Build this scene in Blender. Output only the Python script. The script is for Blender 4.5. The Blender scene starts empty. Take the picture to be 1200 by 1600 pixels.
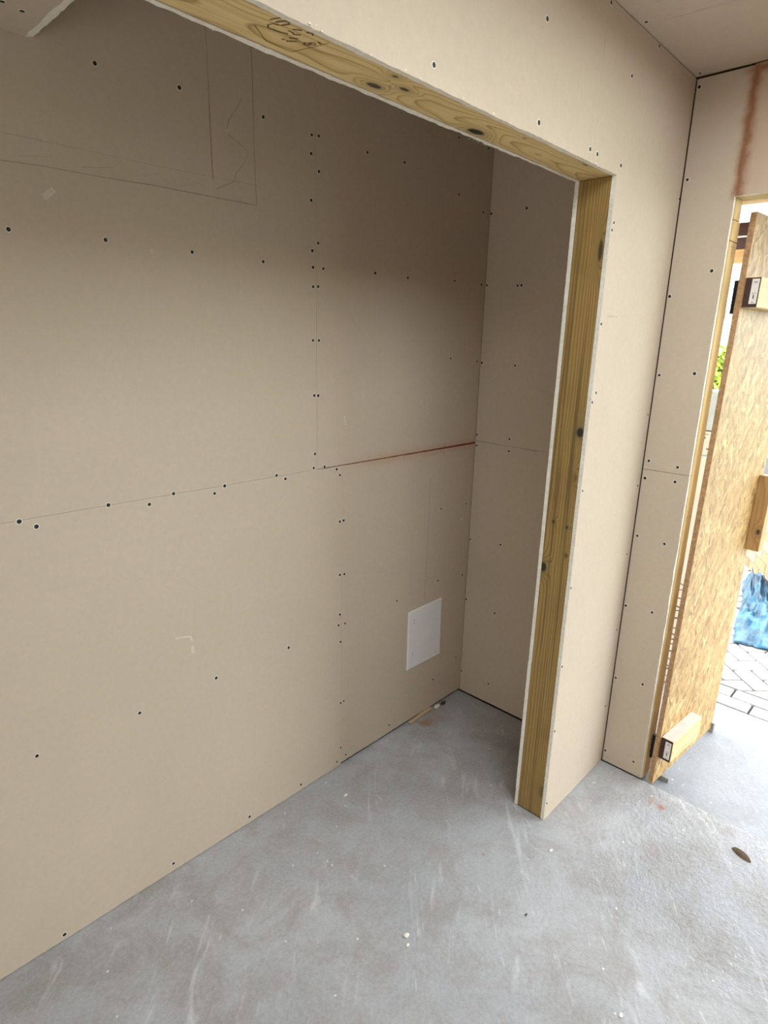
import bpy, bmesh, math, random
from mathutils import Matrix, Vector
random.seed(7)
SC_ = bpy.context.scene
COL = SC_.collection

# ------------------------------------------------------------------ camera
CAM_POS = (-2.176629, -1.522879, 1.627166)
CAM_R, CAM_U, CAM_F = (0.690863, -0.722597, 0.023689), (0.179727, 0.203387, 0.962461), (0.700290, 0.660671, -0.270383)
cam_data = bpy.data.cameras.new('camera')
cam_data.sensor_fit = 'VERTICAL'
cam_data.sensor_height = 36.0
cam_data.lens = 956.153 * 36.0 / 1600.0
cam_data.clip_start = 0.02
camera = bpy.data.objects.new('camera', cam_data)
COL.objects.link(camera)
camera.matrix_world = Matrix(((CAM_R[0], CAM_U[0], -CAM_F[0], CAM_POS[0]),
                              (CAM_R[1], CAM_U[1], -CAM_F[1], CAM_POS[1]),
                              (CAM_R[2], CAM_U[2], -CAM_F[2], CAM_POS[2]),
                              (0, 0, 0, 1)))
SC_.camera = camera

# ------------------------------------------------------------------ sky, daylight, exposure
world = bpy.data.worlds.new('overcast_sky')
SC_.world = world
world.use_nodes = True
wn = world.node_tree.nodes
wn['Background'].inputs[0].default_value = (0.85, 0.93, 1.0, 1)
wn['Background'].inputs[1].default_value = 6.0
vs = SC_.view_settings
vs.view_transform = 'Standard'
vs.look = 'None'
vs.exposure = 0.60
vs.gamma = 1.0
vs.use_curve_mapping = False
SC_.cycles.use_denoising = True
SC_.cycles.max_bounces = 14
SC_.cycles.diffuse_bounces = 10
SC_.cycles.sample_clamp_indirect = 20.0


def portal(name, loc, rot, sx, sy):
    l = bpy.data.lights.new(name, 'AREA')
    l.shape = 'RECTANGLE'
    l.size, l.size_y = sx, sy
    l.cycles.is_portal = True
    o = bpy.data.objects.new(name, l)
    o.location, o.rotation_euler = loc, rot
    COL.objects.link(o)


# daylight enters through the open doorway (portal = sampling of the sky only)
portal('doorway_daylight', (0.05, -1.5, 1.03), (0, math.pi / 2, 0), 2.06, 1.24)
portal('added_rooflight_daylight', (-1.125, -1.785, 2.6), (0, 0, 0), 1.65, 1.33)  # samples sky through the added, unseen roof opening
portal('added_window_daylight', (-3.75, -1.45, 0.9), (0, -math.pi / 2, 0), 1.2, 0.6)  # samples sky through the added, unseen opening on the left

# ------------------------------------------------------------------ node helpers
class N:
    """a node socket with arithmetic"""
    def __init__(self, nt, s):
        self.nt, self.s = nt, s

    def op(self, o, b=None, c=None, clamp=False):
        n = self.nt.nodes.new('ShaderNodeMath')
        n.operation, n.use_clamp = o, clamp
        for i, v in enumerate((self, b, c)):
            if v is None:
                continue
            if isinstance(v, N):
                self.nt.links.new(v.s, n.inputs[i])
            else:
                n.inputs[i].default_value = v
        return N(self.nt, n.outputs[0])

    def __add__(self, b): return self.op('ADD', b)
    def __sub__(self, b): return self.op('SUBTRACT', b)
    def __mul__(self, b): return self.op('MULTIPLY', b)
    def __truediv__(self, b): return self.op('DIVIDE', b)
    def sq(self): return self.op('MULTIPLY', self)
    def sqrt(self): return self.op('SQRT')
    def absv(self): return self.op('ABSOLUTE')
    def frac(self): return self.op('FRACT')
    def gauss(self):
        return N_const(self.nt, math.e).op('POWER', self * -1.0)


def N_const(nt, v):
    n = nt.nodes.new('ShaderNodeValue')
    n.outputs[0].default_value = v
    return N(nt, n.outputs[0])


def new_mat(name):
    m = bpy.data.materials.new(name)
    m.use_nodes = True
    nt = m.node_tree
    return m, nt, nt.nodes['Principled BSDF']


def obj_coords(nt):
    tc = nt.nodes.new('ShaderNodeTexCoord')
    sp = nt.nodes.new('ShaderNodeSeparateXYZ')
    nt.links.new(tc.outputs['Object'], sp.inputs[0])
    return tc.outputs['Object'], [N(nt, sp.outputs[i]) for i in range(3)]


def comb(nt, x, y, z):
    n = nt.nodes.new('ShaderNodeCombineXYZ')
    for i, v in enumerate((x, y, z)):
        if isinstance(v, N):
            nt.links.new(v.s, n.inputs[i])
        else:
            n.inputs[i].default_value = v
    return n.outputs[0]


def noise(nt, vec, scale, detail=3, rough=0.5, dist=0.0, dims='3D'):
    n = nt.nodes.new('ShaderNodeTexNoise')
    n.inputs['Scale'].default_value = scale
    n.inputs['Detail'].default_value = detail
    n.inputs['Roughness'].default_value = rough
    n.inputs['Distortion'].default_value = dist
    nt.links.new(vec, n.inputs['Vector'])
    return N(nt, n.outputs[0])


def voronoi(nt, vec, scale, feature='F1', out='Distance', rnd=1.0):
    n = nt.nodes.new('ShaderNodeTexVoronoi')
    n.feature = feature
    n.inputs['Scale'].default_value = scale
    n.inputs['Randomness'].default_value = rnd
    nt.links.new(vec, n.inputs['Vector'])
    return n.outputs[out]


def ramp(nt, fac, stops, interp='LINEAR'):
    n = nt.nodes.new('ShaderNodeValToRGB')
    cr = n.color_ramp
    cr.interpolation = interp
    while len(cr.elements) > len(stops):
        cr.elements.remove(cr.elements[-1])
    while len(cr.elements) < len(stops):
        cr.elements.new(0.5)
    for e, (p, c) in zip(cr.elements, stops):
        e.position = p
        e.color = (c, c, c, 1) if not isinstance(c, tuple) else (*c, 1)
    nt.links.new(fac.s if isinstance(fac, N) else fac, n.inputs[0])
    return n.outputs[0]


def mix(nt, fac, a, b, blend='MIX'):
    n = nt.nodes.new('ShaderNodeMix')
    n.data_type, n.blend_type = 'RGBA', blend
    for s, v in ((n.inputs[0], fac), (n.inputs[6], a), (n.inputs[7], b)):
        if isinstance(v, N):
            nt.links.new(v.s, s)
        elif isinstance(v, tuple):
            s.default_value = (*v, 1)
        elif isinstance(v, (int, float)):
            s.default_value = v
        else:
            nt.links.new(v, s)
    return n.outputs[2]


def bump(nt, h, strength, dist, bsdf):
    n = nt.nodes.new('ShaderNodeBump')
    n.inputs['Strength'].default_value = strength
    n.inputs['Distance'].default_value = dist
    nt.links.new(h.s if isinstance(h, N) else h, n.inputs['Height'])
    nt.links.new(n.outputs[0], bsdf.inputs['Normal'])


def smooth(nt, v, lo, hi):
    n = nt.nodes.new('ShaderNodeMapRange')
    n.interpolation_type = 'SMOOTHSTEP'
    nt.links.new(v.s, n.inputs['Value'])
    n.inputs['From Min'].default_value = lo
    n.inputs['From Max'].default_value = hi
    return N(nt, n.outputs[0])


def plain(name, col, rough=0.7, metal=0.0, nscale=60, namp=0.12, bscale=0, bstr=0.2, bdist=0.001):
    """flat-coloured stuff with a little procedural mottling"""
    m, nt, b = new_mat(name)
    v, _ = obj_coords(nt)
    n = noise(nt, v, nscale, 4, 0.6)
    dark = tuple(c * (1 - namp) for c in col)
    lite = tuple(min(1, c * (1 + namp)) for c in col)
    nt.links.new(ramp(nt, n, [(0.3, dark), (0.7, lite)]), b.inputs['Base Color'])
    b.inputs['Roughness'].default_value = rough
    b.inputs['Metallic'].default_value = metal
    if bscale:
        bump(nt, noise(nt, v, bscale, 4, 0.6), bstr, bdist, b)
    return m


PAPER = (0.512, 0.416, 0.311)


def paper_mat(name, stain=None):
    """ivory plasterboard paper; stain(nt, xyz) -> [(mask, colour)]"""
    m, nt, b = new_mat(name)
    v, xyz = obj_coords(nt)
    big = noise(nt, v, 2.2, 3, 0.5)
    fine = noise(nt, v, 55, 4, 0.65)
    c = ramp(nt, big, [(0.3, tuple(a * 0.95 for a in PAPER)), (0.7, tuple(a * 1.03 for a in PAPER))])
    c = mix(nt, 0.18, c, ramp(nt, fine, [(0.3, tuple(a * 0.8 for a in PAPER)), (0.7, tuple(a * 1.15 for a in PAPER))]))
    for mask, col in (stain(nt, v, xyz) if stain else []):
        c = mix(nt, mask, c, col)
    nt.links.new(c, b.inputs['Base Color'])
    b.inputs['Roughness'].default_value = 0.85
    b.inputs['Specular IOR Level'].default_value = 0.25
    bump(nt, noise(nt, v, 260, 3, 0.6), 0.12, 0.0006, b)
    return m


def timber_mat(name, axes, light, mid, dark, pith=(0.0, 0.06), freq=190, wob=0.02, knots=(), drift=0.0, rough=0.6, green=0.0, wobt=0.03, streak=0.35):
    """sawn softwood. axes = indices of (length, width, depth); knots = (l, w, half length, half width, darkness)"""
    m, nt, b = new_mat(name)
    v, xyz = obj_coords(nt)
    L, W, T = (xyz[i] for i in axes)
    lowv = comb(nt, L * 1.3, W * 6.0, T * 6.0)
    n1 = noise(nt, lowv, 1.6, 2, 0.5) - 0.5
    n2 = noise(nt, comb(nt, L * 2.1 + 7.0, W * 2.0, 3.3), 1.4, 2, 0.5) - 0.5
    w = W - pith[0] + n1 * wob
    t = T - pith[1] + n2 * wobt + L * drift
    r = (w.sq() + t.sq()).sqrt()
    kd = hal = None
    for (kl, kw, a, bb, dk) in knots:
        q = ((L - kl) / a).sq() + ((W - kw) / bb).sq()
        r = r + (q * 0.22).gauss() * 0.020
        mask = (smooth(nt, q + n1 * 1.2, 0.35, 1.25) * -1.0 + 1.0) * dk
        kd = mask if kd is None else kd.op('MAXIMUM', mask)
        halo_ = (q * 0.28).gauss() * (dk * 0.5)
        hal = halo_ if hal is None else hal.op('MAXIMUM', halo_)
    ring = (r * freq).frac()
    base = ramp(nt, ring, [(0.0, light), (0.55, light), (0.80, mid), (0.92, dark), (1.0, light)])
    grain = noise(nt, comb(nt, L * 6.0, W * 330.0, T * 330.0), 1.0, 3, 0.6)
    base = mix(nt, 0.35, base, ramp(nt, grain, [(0.32, mid), (0.68, light)]))
    patch = noise(nt, v, 7.0, 3, 0.5)
    base = mix(nt, smooth(nt, patch, 0.45, 0.75) * 0.35, base, tuple(c * 0.75 for c in mid))
    if green:
        base = mix(nt, smooth(nt, noise(nt, v, 4.0, 2, 0.5), 0.42, 0.7) * green, base, (0.16, 0.17, 0.05))
    st = noise(nt, comb(nt, L * 1.1, W * 90.0, T * 90.0), 1.0, 2, 0.5)
    base = mix(nt, smooth(nt, st, 0.52, 0.74) * streak, base, tuple(c * 0.45 for c in mid))
    if kd is not None:
        base = mix(nt, hal, base, (0.10, 0.085, 0.028))
        base = mix(nt, kd.op('MINIMUM', 1.0), base, (0.018, 0.014, 0.007))
    nt.links.new(base, b.inputs['Base Color'])
    b.inputs['Roughness'].default_value = rough
    bump(nt, grain + ring * 0.4, 0.25, 0.0008, b)
    return m


def osb_mat(name):
    m, nt, b = new_mat(name)
    v, (X, Y, Z) = obj_coords(nt)
    warp = noise(nt, v, 9, 2, 0.5) - 0.5
    cols = None
    h = None
    for i, (ang, sc, off) in enumerate(((0.10, 36, 0.0), (-0.30, 30, 3.1), (0.42, 40, 6.7), (-0.7, 34, 9.4))):
        ca, sa = math.cos(ang), math.sin(ang)
        a = X * ca + Z * sa + warp * 0.05 + off
        l = Z * ca - X * sa + warp * 0.03
        vec = comb(nt, a * 1.0, Y, l * 0.14)
        cell = voronoi(nt, vec, sc * 1.9, 'F1', 'Color')
        sep = nt.nodes.new('ShaderNodeSeparateColor')
        nt.links.new(cell, sep.inputs[0])
        val = N(nt, sep.outputs[0])
        col = ramp(nt, val, [(0.0, (0.15, 0.07, 0.015)), (0.12, (0.27, 0.145, 0.035)), (0.5, (0.38, 0.23, 0.072)), (0.85, (0.45, 0.29, 0.105)), (1.0, (0.58, 0.42, 0.19))])
        edge = N(nt, voronoi(nt, vec, sc * 1.9, 'DISTANCE_TO_EDGE'))
        em = smooth(nt, edge, 0.0, 0.09)
        col = mix(nt, em * -0.3 + 0.3, col, (0.16, 0.075, 0.02))
        if cols is None:
            cols, h = col, val
        else:
            pick = smooth(nt, noise(nt, comb(nt, X + off, Y, Z * 0.6), 17 + i * 5, 2, 0.6), 0.49, 0.53)
            cols = mix(nt, pick, cols, col)
            h = h * (pick * -1.0 + 1.0) + val * pick
    fib = noise(nt, comb(nt, X * 260.0, Y * 260.0, Z * 30.0), 1.0, 3, 0.6)
    cols = mix(nt, 0.22, cols, ramp(nt, fib, [(0.3, (0.24, 0.125, 0.03)), (0.7, (0.50, 0.33, 0.12))]))
    nt.links.new(cols, b.inputs['Base Color'])
    b.inputs['Roughness'].default_value = 0.55
    bump(nt, h + fib * 0.3, 0.35, 0.0012, b)
    return m


def concrete_mat(name, base, tint, spots=(), rough_zone=None):
    m, nt, b = new_mat(name)
    v, (X, Y, Z) = obj_coords(nt)
    big = noise(nt, v, 1.7, 4, 0.55, 0.6)
    med = noise(nt, v, 6.0, 8, 0.72, 0.5)
    fine = noise(nt, v, 90, 4, 0.7)
    c = ramp(nt, big, [(0.32, tuple(a * 0.78 for a in base)), (0.68, tuple(a * 1.14 for a in base))])
    c = mix(nt, smooth(nt, med, 0.38, 0.68) * 0.7, c, tint)
    # pale trowel sweeps
    sweep = noise(nt, comb(nt, X * 3.0 + Y * 2.2, Y * 13.0 - X * 11.0, 0.0), 1.0, 4, 0.7, 0.8)
    c = mix(nt, smooth(nt, sweep, 0.56, 0.74) * 0.5, c, tuple(min(1, a * 1.75) for a in base))
    c = mix(nt, 0.25, c, ramp(nt, fine, [(0.3, tuple(a * 0.6 for a in base)), (0.7, tuple(min(1, a * 1.35) for a in base))]))
    # short pale scrapes
    sc1 = noise(nt, comb(nt, X * 9.0 + Y * 7.0, Y * 70.0 - X * 62.0, 1.0), 1.0, 2, 0.5)
    brk = noise(nt, v, 3.1, 3, 0.6)
    c = mix(nt, smooth(nt, sc1, 0.68, 0.76) * smooth(nt, brk, 0.5, 0.66) * 0.5, c, tuple(min(1, a * 2.0) for a in base))
    speck = N(nt, voronoi(nt, v, 34))
    cellc = voronoi(nt, v, 34, 'F1', 'Color')
    sep = nt.nodes.new('ShaderNodeSeparateColor')
    nt.links.new(cellc, sep.inputs[0])
    sm = (smooth(nt, speck, 0.05, 0.16) * -1.0 + 1.0) * smooth(nt, N(nt, sep.outputs[0]), 0.86, 0.9)
    c = mix(nt, sm * 0.7, c, (0.8, 0.8, 0.78))
    wn_ = noise(nt, v, 22, 3, 0.6) - 0.5
    for (sx, sy, rad, col, amt) in spots:
        q = (((X - sx).sq() + (Y - sy).sq()).sqrt() + wn_ * (rad * 1.3)) / rad
        c = mix(nt, (smooth(nt, q, 0.2, 1.0) * -1.0 + 1.0) * amt, c, col)
    nt.links.new(c, b.inputs['Base Color'])
    rr = smooth(nt, med, 0.3, 0.8) * 0.2 + 0.55
    nt.links.new(rr.s, b.inputs['Roughness'])
    pit = noise(nt, v, 48, 5, 0.75)
    h = fine * 0.35 + med * 0.8 + sweep * 0.4
    if rough_zone:
        cx, cy, rad = rough_zone
        q = ((X - cx).sq() + (Y - cy).sq()).sqrt() + (big - 0.5) * 0.9
        zone = smooth(nt, q, rad * 0.55, rad) * -1.0 + 1.0
        h = h + pit * zone * 3.0
    bump(nt, h, 0.7, 0.006, b)
    return m

# ------------------------------------------------------------------ build helpers
def tag(o, label=None, cat=None, group=None, kind=None):
    for k, v in (('label', label), ('category', cat), ('group', group), ('kind', kind)):
        if v:
            o[k] = v
    return o


def empty(name, loc, rz=0.0):
    o = bpy.data.objects.new(name, None)
    o.empty_display_size = 0.1
    o.location = loc
    o.rotation_euler = (0, 0, rz)
    COL.objects.link(o)
    return o


def under(o, parent, world=True):
    """child of parent; world=True: the mesh is in world coordinates"""
    if parent is None:
        return o
    o.parent = parent
    if world and parent.type == 'EMPTY':
        o.matrix_parent_inverse = (Matrix.Translation(parent.location) @ Matrix.Rotation(parent.rotation_euler.z, 4, 'Z')).inverted()
    return o


def mesh_obj(name, bm, mats, parent=None, world=True, smooth_=False):
    bmesh.ops.recalc_face_normals(bm, faces=bm.faces)
    me = bpy.data.meshes.new(name)
    bm.to_mesh(me)
    bm.free()
    for m in (mats if isinstance(mats, (list, tuple)) else [mats]):
        me.materials.append(m)
    if smooth_:
        for p in me.polygons:
            p.use_smooth = True
    o = bpy.data.objects.new(name, me)
    COL.objects.link(o)
    return under(o, parent, world)


def add_box(bm, x0, x1, y0, y1, z0, z1, bev=0.0, mi=0, shear=0.0):
    vs_ = [bm.verts.new((x + shear * z, y, z)) for z in (z0, z1) for y in (y0, y1) for x in (x0, x1)]
    fs = [bm.faces.new([vs_[i] for i in f]) for f in ((0, 2, 3, 1), (4, 5, 7, 6), (0, 1, 5, 4), (2, 6, 7, 3), (0, 4, 6, 2), (1, 3, 7, 5))]
    for f in fs:
        f.material_index = mi
    if bev:
        es = list({e for f in fs for e in f.edges})
        bmesh.ops.bevel(bm, geom=es, offset=bev, segments=1, affect='EDGES')


def box(name, dims, mat, parent=None, bev=0.0, world=True, shear=0.0):
    bm = bmesh.new()
    add_box(bm, *dims, bev=bev, shear=shear)
    return mesh_obj(name, bm, mat, parent, world)


def board(name, axis, plane, back, outline, mats, parent, jit=None, step=0.012):
    """sheet of plasterboard: outline in the plane, thickness to `back`; jit = {edge: ragged amplitude}. paper faces, gypsum edges"""
    jit = jit or {}
    rnd = random.Random(31 + len(outline) + int(abs(plane) * 997) + int(abs(outline[0][0]) * 1000))

    def ring(extra):
        pts = []
        n = len(outline)
        for i in range(n):
            (a, b), (c, d) = outline[i], outline[(i + 1) % n]
            pts.append((a, b))
            if i in jit:
                L = math.hypot(c - a, d - b)
                k = max(2, int(L / step))
                nx, ny = -(d - b) / L, (c - a) / L
                slow = 0.0
                for j in range(1, k):
                    t = j / k
                    slow = slow * 0.8 + rnd.uniform(-1, 1) * 0.35
                    off = jit[i] * extra * (slow + 0.35 * rnd.uniform(-1, 1))
                    pts.append((a + (c - a) * t + nx * off, b + (d - b) * t + ny * off))
        return pts

    def put(u, v, w):
        return {'Y': (u, w, v), 'X': (w, u, v), 'Z': (u, v, w)}[axis]
    bm = bmesh.new()
    A = [bm.verts.new(put(u, v, plane)) for u, v in ring(1.0)]
    Bv = [bm.verts.new(put(u, v, back)) for u, v in ring(0.5)]
    bm.faces.new(A).material_index = 0
    bm.faces.new(list(reversed(Bv))).material_index = 0
    for i in range(len(A)):
        j = (i + 1) % len(A)
        bm.faces.new((A[i], A[j], Bv[j], Bv[i])).material_index = 1
    return mesh_obj(name, bm, mats, parent)


def rect(u0, u1, v0, v1):
    return [(u0, v0), (u1, v0), (u1, v1), (u0, v1)]


# ------------------------------------------------------------------ materials
M_paper = paper_mat('plasterboard_paper')


def stain_seam(nt, v, xyz):
    X, Y, Z = xyz
    n = noise(nt, v, 14, 3, 0.6) - 0.5
    q = ((Z - 1.208 + n * 0.02) / 0.026).sq()
    along = smooth(nt, X, -0.86, -0.55)
    return [((q.gauss()) * along * 0.42, (0.42, 0.24, 0.13))]


def stain_door(nt, v, xyz):
    X, Y, Z = xyz
    n = noise(nt, v, 16, 4, 0.65) - 0.5
    d = (Y + 0.886 + n * 0.04) / 0.015
    q = d.sq()
    top = (((Z - 2.395 + n * 0.03) / 0.013).sq()).gauss() * smooth(nt, Y * -1.0, 0.83, 0.9)
    hazy = ((Y + 0.90 + n * 0.1) / 0.10).sq().gauss() * smooth(nt, Y * -1.0, 0.855, 0.88)
    over = smooth(nt, Z, 2.045, 2.075)
    return [(hazy * over * 0.45, (0.50, 0.30, 0.20)), ((q.gauss().op('MAXIMUM', top)) * over * 0.85, (0.24, 0.085, 0.028))]


M_paper_seam = paper_mat('plasterboard_paper_sealant_smear', stain_seam)
M_paper_door = paper_mat('plasterboard_paper_rust_smear', stain_door)
M_gyp = plain('gypsum_edge', (0.76, 0.70, 0.58), 0.95, nscale=120, namp=0.10, bscale=180, bstr=0.5, bdist=0.002)
M_screw = plain('black_phosphate_screw', (0.006, 0.006, 0.007), 0.6, 0.0, 300, 0.3)
M_pencil = plain('pencil_graphite', (0.26, 0.205, 0.16), 0.7, nscale=120, namp=0.25)
M_pencil_lt = plain('faint_pencil', (0.40, 0.33, 0.265), 0.7, nscale=120, namp=0.2)
M_chalk = plain('pale_scuff', (0.60, 0.50, 0.40), 0.9, nscale=150, namp=0.12)
M_seal = plain('red_brown_sealant', (0.20, 0.045, 0.014), 0.7, nscale=50, namp=0.35)
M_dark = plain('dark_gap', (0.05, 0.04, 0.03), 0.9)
M_stud = plain('stud_timber', (0.35, 0.24, 0.11), 0.8, nscale=8, namp=0.2)
M_floor = concrete_mat('grey_screed', (0.385, 0.383, 0.383), (0.24, 0.207, 0.172),
                       spots=[(-0.097, -0.995, 0.022, (0.30, 0.10, 0.05), 0.75), (-0.085, -0.955, 0.03, (0.36, 0.20, 0.13), 0.4),
                              (-0.318, -0.055, 0.045, (0.30, 0.12, 0.03), 0.7), (-0.738, -0.654, 0.007, (0.35, 0.12, 0.05), 0.6),
                              (-0.25, -0.06, 0.10, (0.26, 0.15, 0.08), 0.35)],
                       rough_zone=(-0.25, -1.55, 0.75))
M_slab = concrete_mat('pale_outdoor_concrete', (0.25, 0.255, 0.265), (0.21, 0.21, 0.213))
M_jamb = timber_mat('treated_pine_jamb', (2, 1, 0), (0.36, 0.225, 0.066), (0.215, 0.118, 0.027), (0.09, 0.043, 0.009),
                    pith=(-0.575, -0.35), freq=170, wob=0.010, wobt=0.010, drift=0.004, green=0.12, streak=0.75,
                    knots=[(1.377, -0.697, 0.017, 0.013, 1.0), (0.932, -0.622, 0.018, 0.011, 1.0), (1.877, -0.697, 0.03, 0.006, 0.8),
                           (1.089, -0.641, 0.006, 0.005, 0.8), (1.081, -0.688, 0.006, 0.005, 0.8), (0.11, -0.70, 0.03, 0.01, 0.35), (0.99, -0.695, 0.01, 0.006, 0.5), (1.24, -0.695, 0.02, 0.007, 0.3)])
M_header = timber_mat('treated_pine_header', (0, 1, 2), (0.74, 0.54, 0.25), (0.58, 0.39, 0.14), (0.22, 0.12, 0.03),
                      pith=(-0.650, 2.135), freq=230, wob=0.022, wobt=0.030, drift=0.03, green=0.0, streak=0.3,
                      knots=[(-1.292, -0.639, 0.020, 0.009, 0.9), (-1.245, -0.669, 0.014, 0.006, 0.9), (-1.297, -0.694, 0.009, 0.005, 0.7),
                             (-0.975, -0.633, 0.028, 0.012, 1.0), (-0.874, -0.691, 0.006, 0.004, 0.5), (-0.60, -0.698, 0.014, 0.004, 0.6)])
M_frame = timber_mat('door_frame_pine', (2, 0, 1), (0.62, 0.42, 0.17), (0.52, 0.33, 0.12), (0.38, 0.22, 0.08), pith=(0.05, -0.70), freq=120, wob=0.02)
M_osb = osb_mat('oriented_strand_board')
M_batten = timber_mat('batten_pine', (0, 2, 1), (0.64, 0.45, 0.22), (0.55, 0.36, 0.15), (0.40, 0.25, 0.10), pith=(0.15, 0.10), freq=140, wob=0.02)
M_handle = timber_mat('handle_pine', (2, 1, 0), (0.46, 0.27, 0.10), (0.36, 0.20, 0.07), (0.22, 0.12, 0.04), pith=(0.0, 0.40), freq=120, wob=0.02,
                      knots=[(0.925, -0.035, 0.012, 0.008, 0.8)])
M_end_shade = plain('shaded_batten_end', (0.045, 0.016, 0.012), 0.6, nscale=80, namp=0.3)  # shade on the inward-facing batten ends, put into the colour
M_grey_top = plain('skylit_batten_top', (0.50, 0.41, 0.35), 0.8, nscale=25, namp=0.12)  # grey of the sky-lit batten tops, put into the colour

# ------------------------------------------------------------------ dimensions (metres)
H = 2.4105           # ceiling
ZH = 2.0613          # underside of the opening's header
PF, PB_ = -0.7203, -0.6020   # partition front and back faces
XJ = -0.4628         # left end of the partition's stub
XL, YR = -3.7, -4.3  # far left wall, rear wall
YO = -0.880          # near edge of the doorway
YE = -2.12           # other edge of the doorway
ZD = 2.066           # doorway head
T = 0.0125
PG = [M_paper, M_gyp]

# ------------------------------------------------------------------ screws, pencil
def screw_mesh():
    bm = bmesh.new()
    n = 12
    prof = [(0.0068, 0.0001), (0.0052, 0.0005), (0.0049, 0.0004), (0.0042, 0.0009), (0.0022, 0.0011)]
    rings = [[bm.verts.new((r * math.cos(2 * math.pi * i / n), r * math.sin(2 * math.pi * i / n), z)) for i in range(n)] for r, z in prof]
    for k in range(len(rings) - 1):
        for i in range(n):
            f = bm.faces.new((rings[k][i], rings[k][(i + 1) % n], rings[k + 1][(i + 1) % n], rings[k + 1][i]))
            f.material_index = 0 if k == 0 else 1
    c = bm.verts.new((0, 0, 0.0003))
    for i in range(n):
        bm.faces.new((rings[-1][i], rings[-1][(i + 1) % n], c)).material_index = 1
    me = bpy.data.meshes.new('screw')
    bmesh.ops.recalc_face_normals(bm, faces=bm.faces)
    bm.to_mesh(me)
    bm.free()
    me.materials.append(M_gyp)
    me.materials.append(M_screw)
    return me


SCREW = screw_mesh()
ROT = {'-Y': (math.pi / 2, 0, 0), '-X': (0, -math.pi / 2, 0), '-Z': (math.pi, 0, 0), '+Y': (-math.pi / 2, 0, 0)}


def screw(loc, face, parent):
    o = bpy.data.objects.new('screw', SCREW)
    o.location = loc
    o.rotation_euler = ROT[face]
    s = random.uniform(0.88, 1.06)
    o.scale = (s, s, 1)
    COL.objects.link(o)
    return under(o, parent)


def ribbon(name, pts, width, mat, parent, axis, plane, off=-0.0004):
    """a drawn stroke lying on the board"""
    bm = bmesh.new()
    L = []
    for i, (u, v) in enumerate(pts):
        a = pts[max(0, i - 1)]
        b = pts[min(len(pts) - 1, i + 1)]
        d = Vector((b[0] - a[0], b[1] - a[1]))
        d.normalize()
        w = width * 0.5 * random.uniform(0.7, 1.2)
        nx, ny = -d.y * w, d.x * w
        for s in (1, -1):
            q = (u + s * nx, v + s * ny)
            L.append(bm.verts.new({'Y': (q[0], plane + off, q[1]), 'X': (plane + off, q[0], q[1]), 'Z': (q[0], q[1], plane + off)}[axis]))
    for i in range(len(pts) - 1):
        bm.faces.new((L[2 * i], L[2 * i + 1], L[2 * i + 3], L[2 * i + 2]))
    return mesh_obj(name, bm, mat, parent)


SB= [(-1.508, 2.188), (-1.31, 2.195), (-1.069, 2.191), (-1.72, 1.83), (-1.52, 1.834), (-1.301, 1.832), (-1.082, 1.831), (-0.902, 2.186), (-0.876, 2.189), (-0.905, 2.138), (-0.876, 2.097), (-0.906, 2.016), (-0.88, 1.903), (-0.903, 1.879), (-0.901, 1.833), (-0.86, 1.833), (-0.901, 1.778), (-0.881, 1.78), (-0.903, 1.621), (-0.879, 1.621), (-0.899, 1.452), (-0.883, 1.451), (-0.898, 1.264), (-0.857, 1.216), (-0.904, 1.218), (-0.678, 2.188), (-0.505, 2.194), (-0.204, 2.148), (-0.634, 1.84), (-0.471, 1.839), (-0.204, 1.85), (-0.027, 1.85), (-0.045, 2.112), (-0.203, 1.564), (-0.025, 1.551), (-0.221, 2.33), (-0.037, 2.334), (-1.777, 1.208), (-1.743, 1.189), (-1.574, 1.211), (-1.468, 1.194), (-1.398, 1.212), (-1.273, 1.192), (-1.239, 1.209), (-1.054, 1.214), (-1.02, 1.198), (-0.803, 1.2), (-0.788, 1.178), (-0.787, 1.011), (-0.769, 1.012), (-0.786, 0.811), (-0.764, 0.808), (-0.785, 0.655), (-0.791, 0.614), (-0.759, 0.611), (-0.781, 0.543), (-0.779, 0.284), (-0.763, 0.285), (-0.778, 0.083), (-0.75, 0.036), (-0.798, 0.029), (-0.977, 0.027), (-1.203, 0.027), (-1.486, 0.03), (-1.811, 0.02), (-1.021, 0.608), (-1.301, 0.608), (-1.546, 0.599), (-1.812, 0.6), (-0.216, 0.953), (-0.04, 0.944), (-0.474, 0.614), (-0.212, 0.63), (-0.035, 0.609), (-0.213, 0.147), (-0.045, 0.196), (-0.498, 0.048)]
SE= [(-0.165, 2.115), (-0.008, 2.113), (-0.009, 1.849), (-0.152, 1.843), (-0.169, 1.843), (-0.009, 1.546), (-0.169, 1.542), (-0.006, 1.246), (-0.17, 1.247), (-0.01, 1.199), (-0.171, 1.197), (-0.001, 0.773), (-0.167, 0.787), (-0.005, 0.481), (-0.165, 0.464), (-0.002, 0.11), (-0.161, 0.107)]
SP= [(-0.869, 2.277), (-1.227, 2.092), (-0.869, 2.087), (-0.626, 2.087), (-0.586, 2.084), (-0.299, 2.401), (-0.443, 2.292), (-0.596, 2.398), (-0.447, 2.086), (-0.45, 1.947), (-0.46, 1.928), (-0.461, 1.685), (-0.439, 1.494), (-0.457, 1.467), (-0.453, 1.202), (-0.461, 0.887), (-0.461, 0.609), (-0.458, 0.363), (-0.454, 0.069), (-0.007, 2.077), (-0.018, 1.402), (-0.021, 1.152), (-0.034, 0.898), (-0.031, 0.595), (-0.041, 0.271)]
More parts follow.
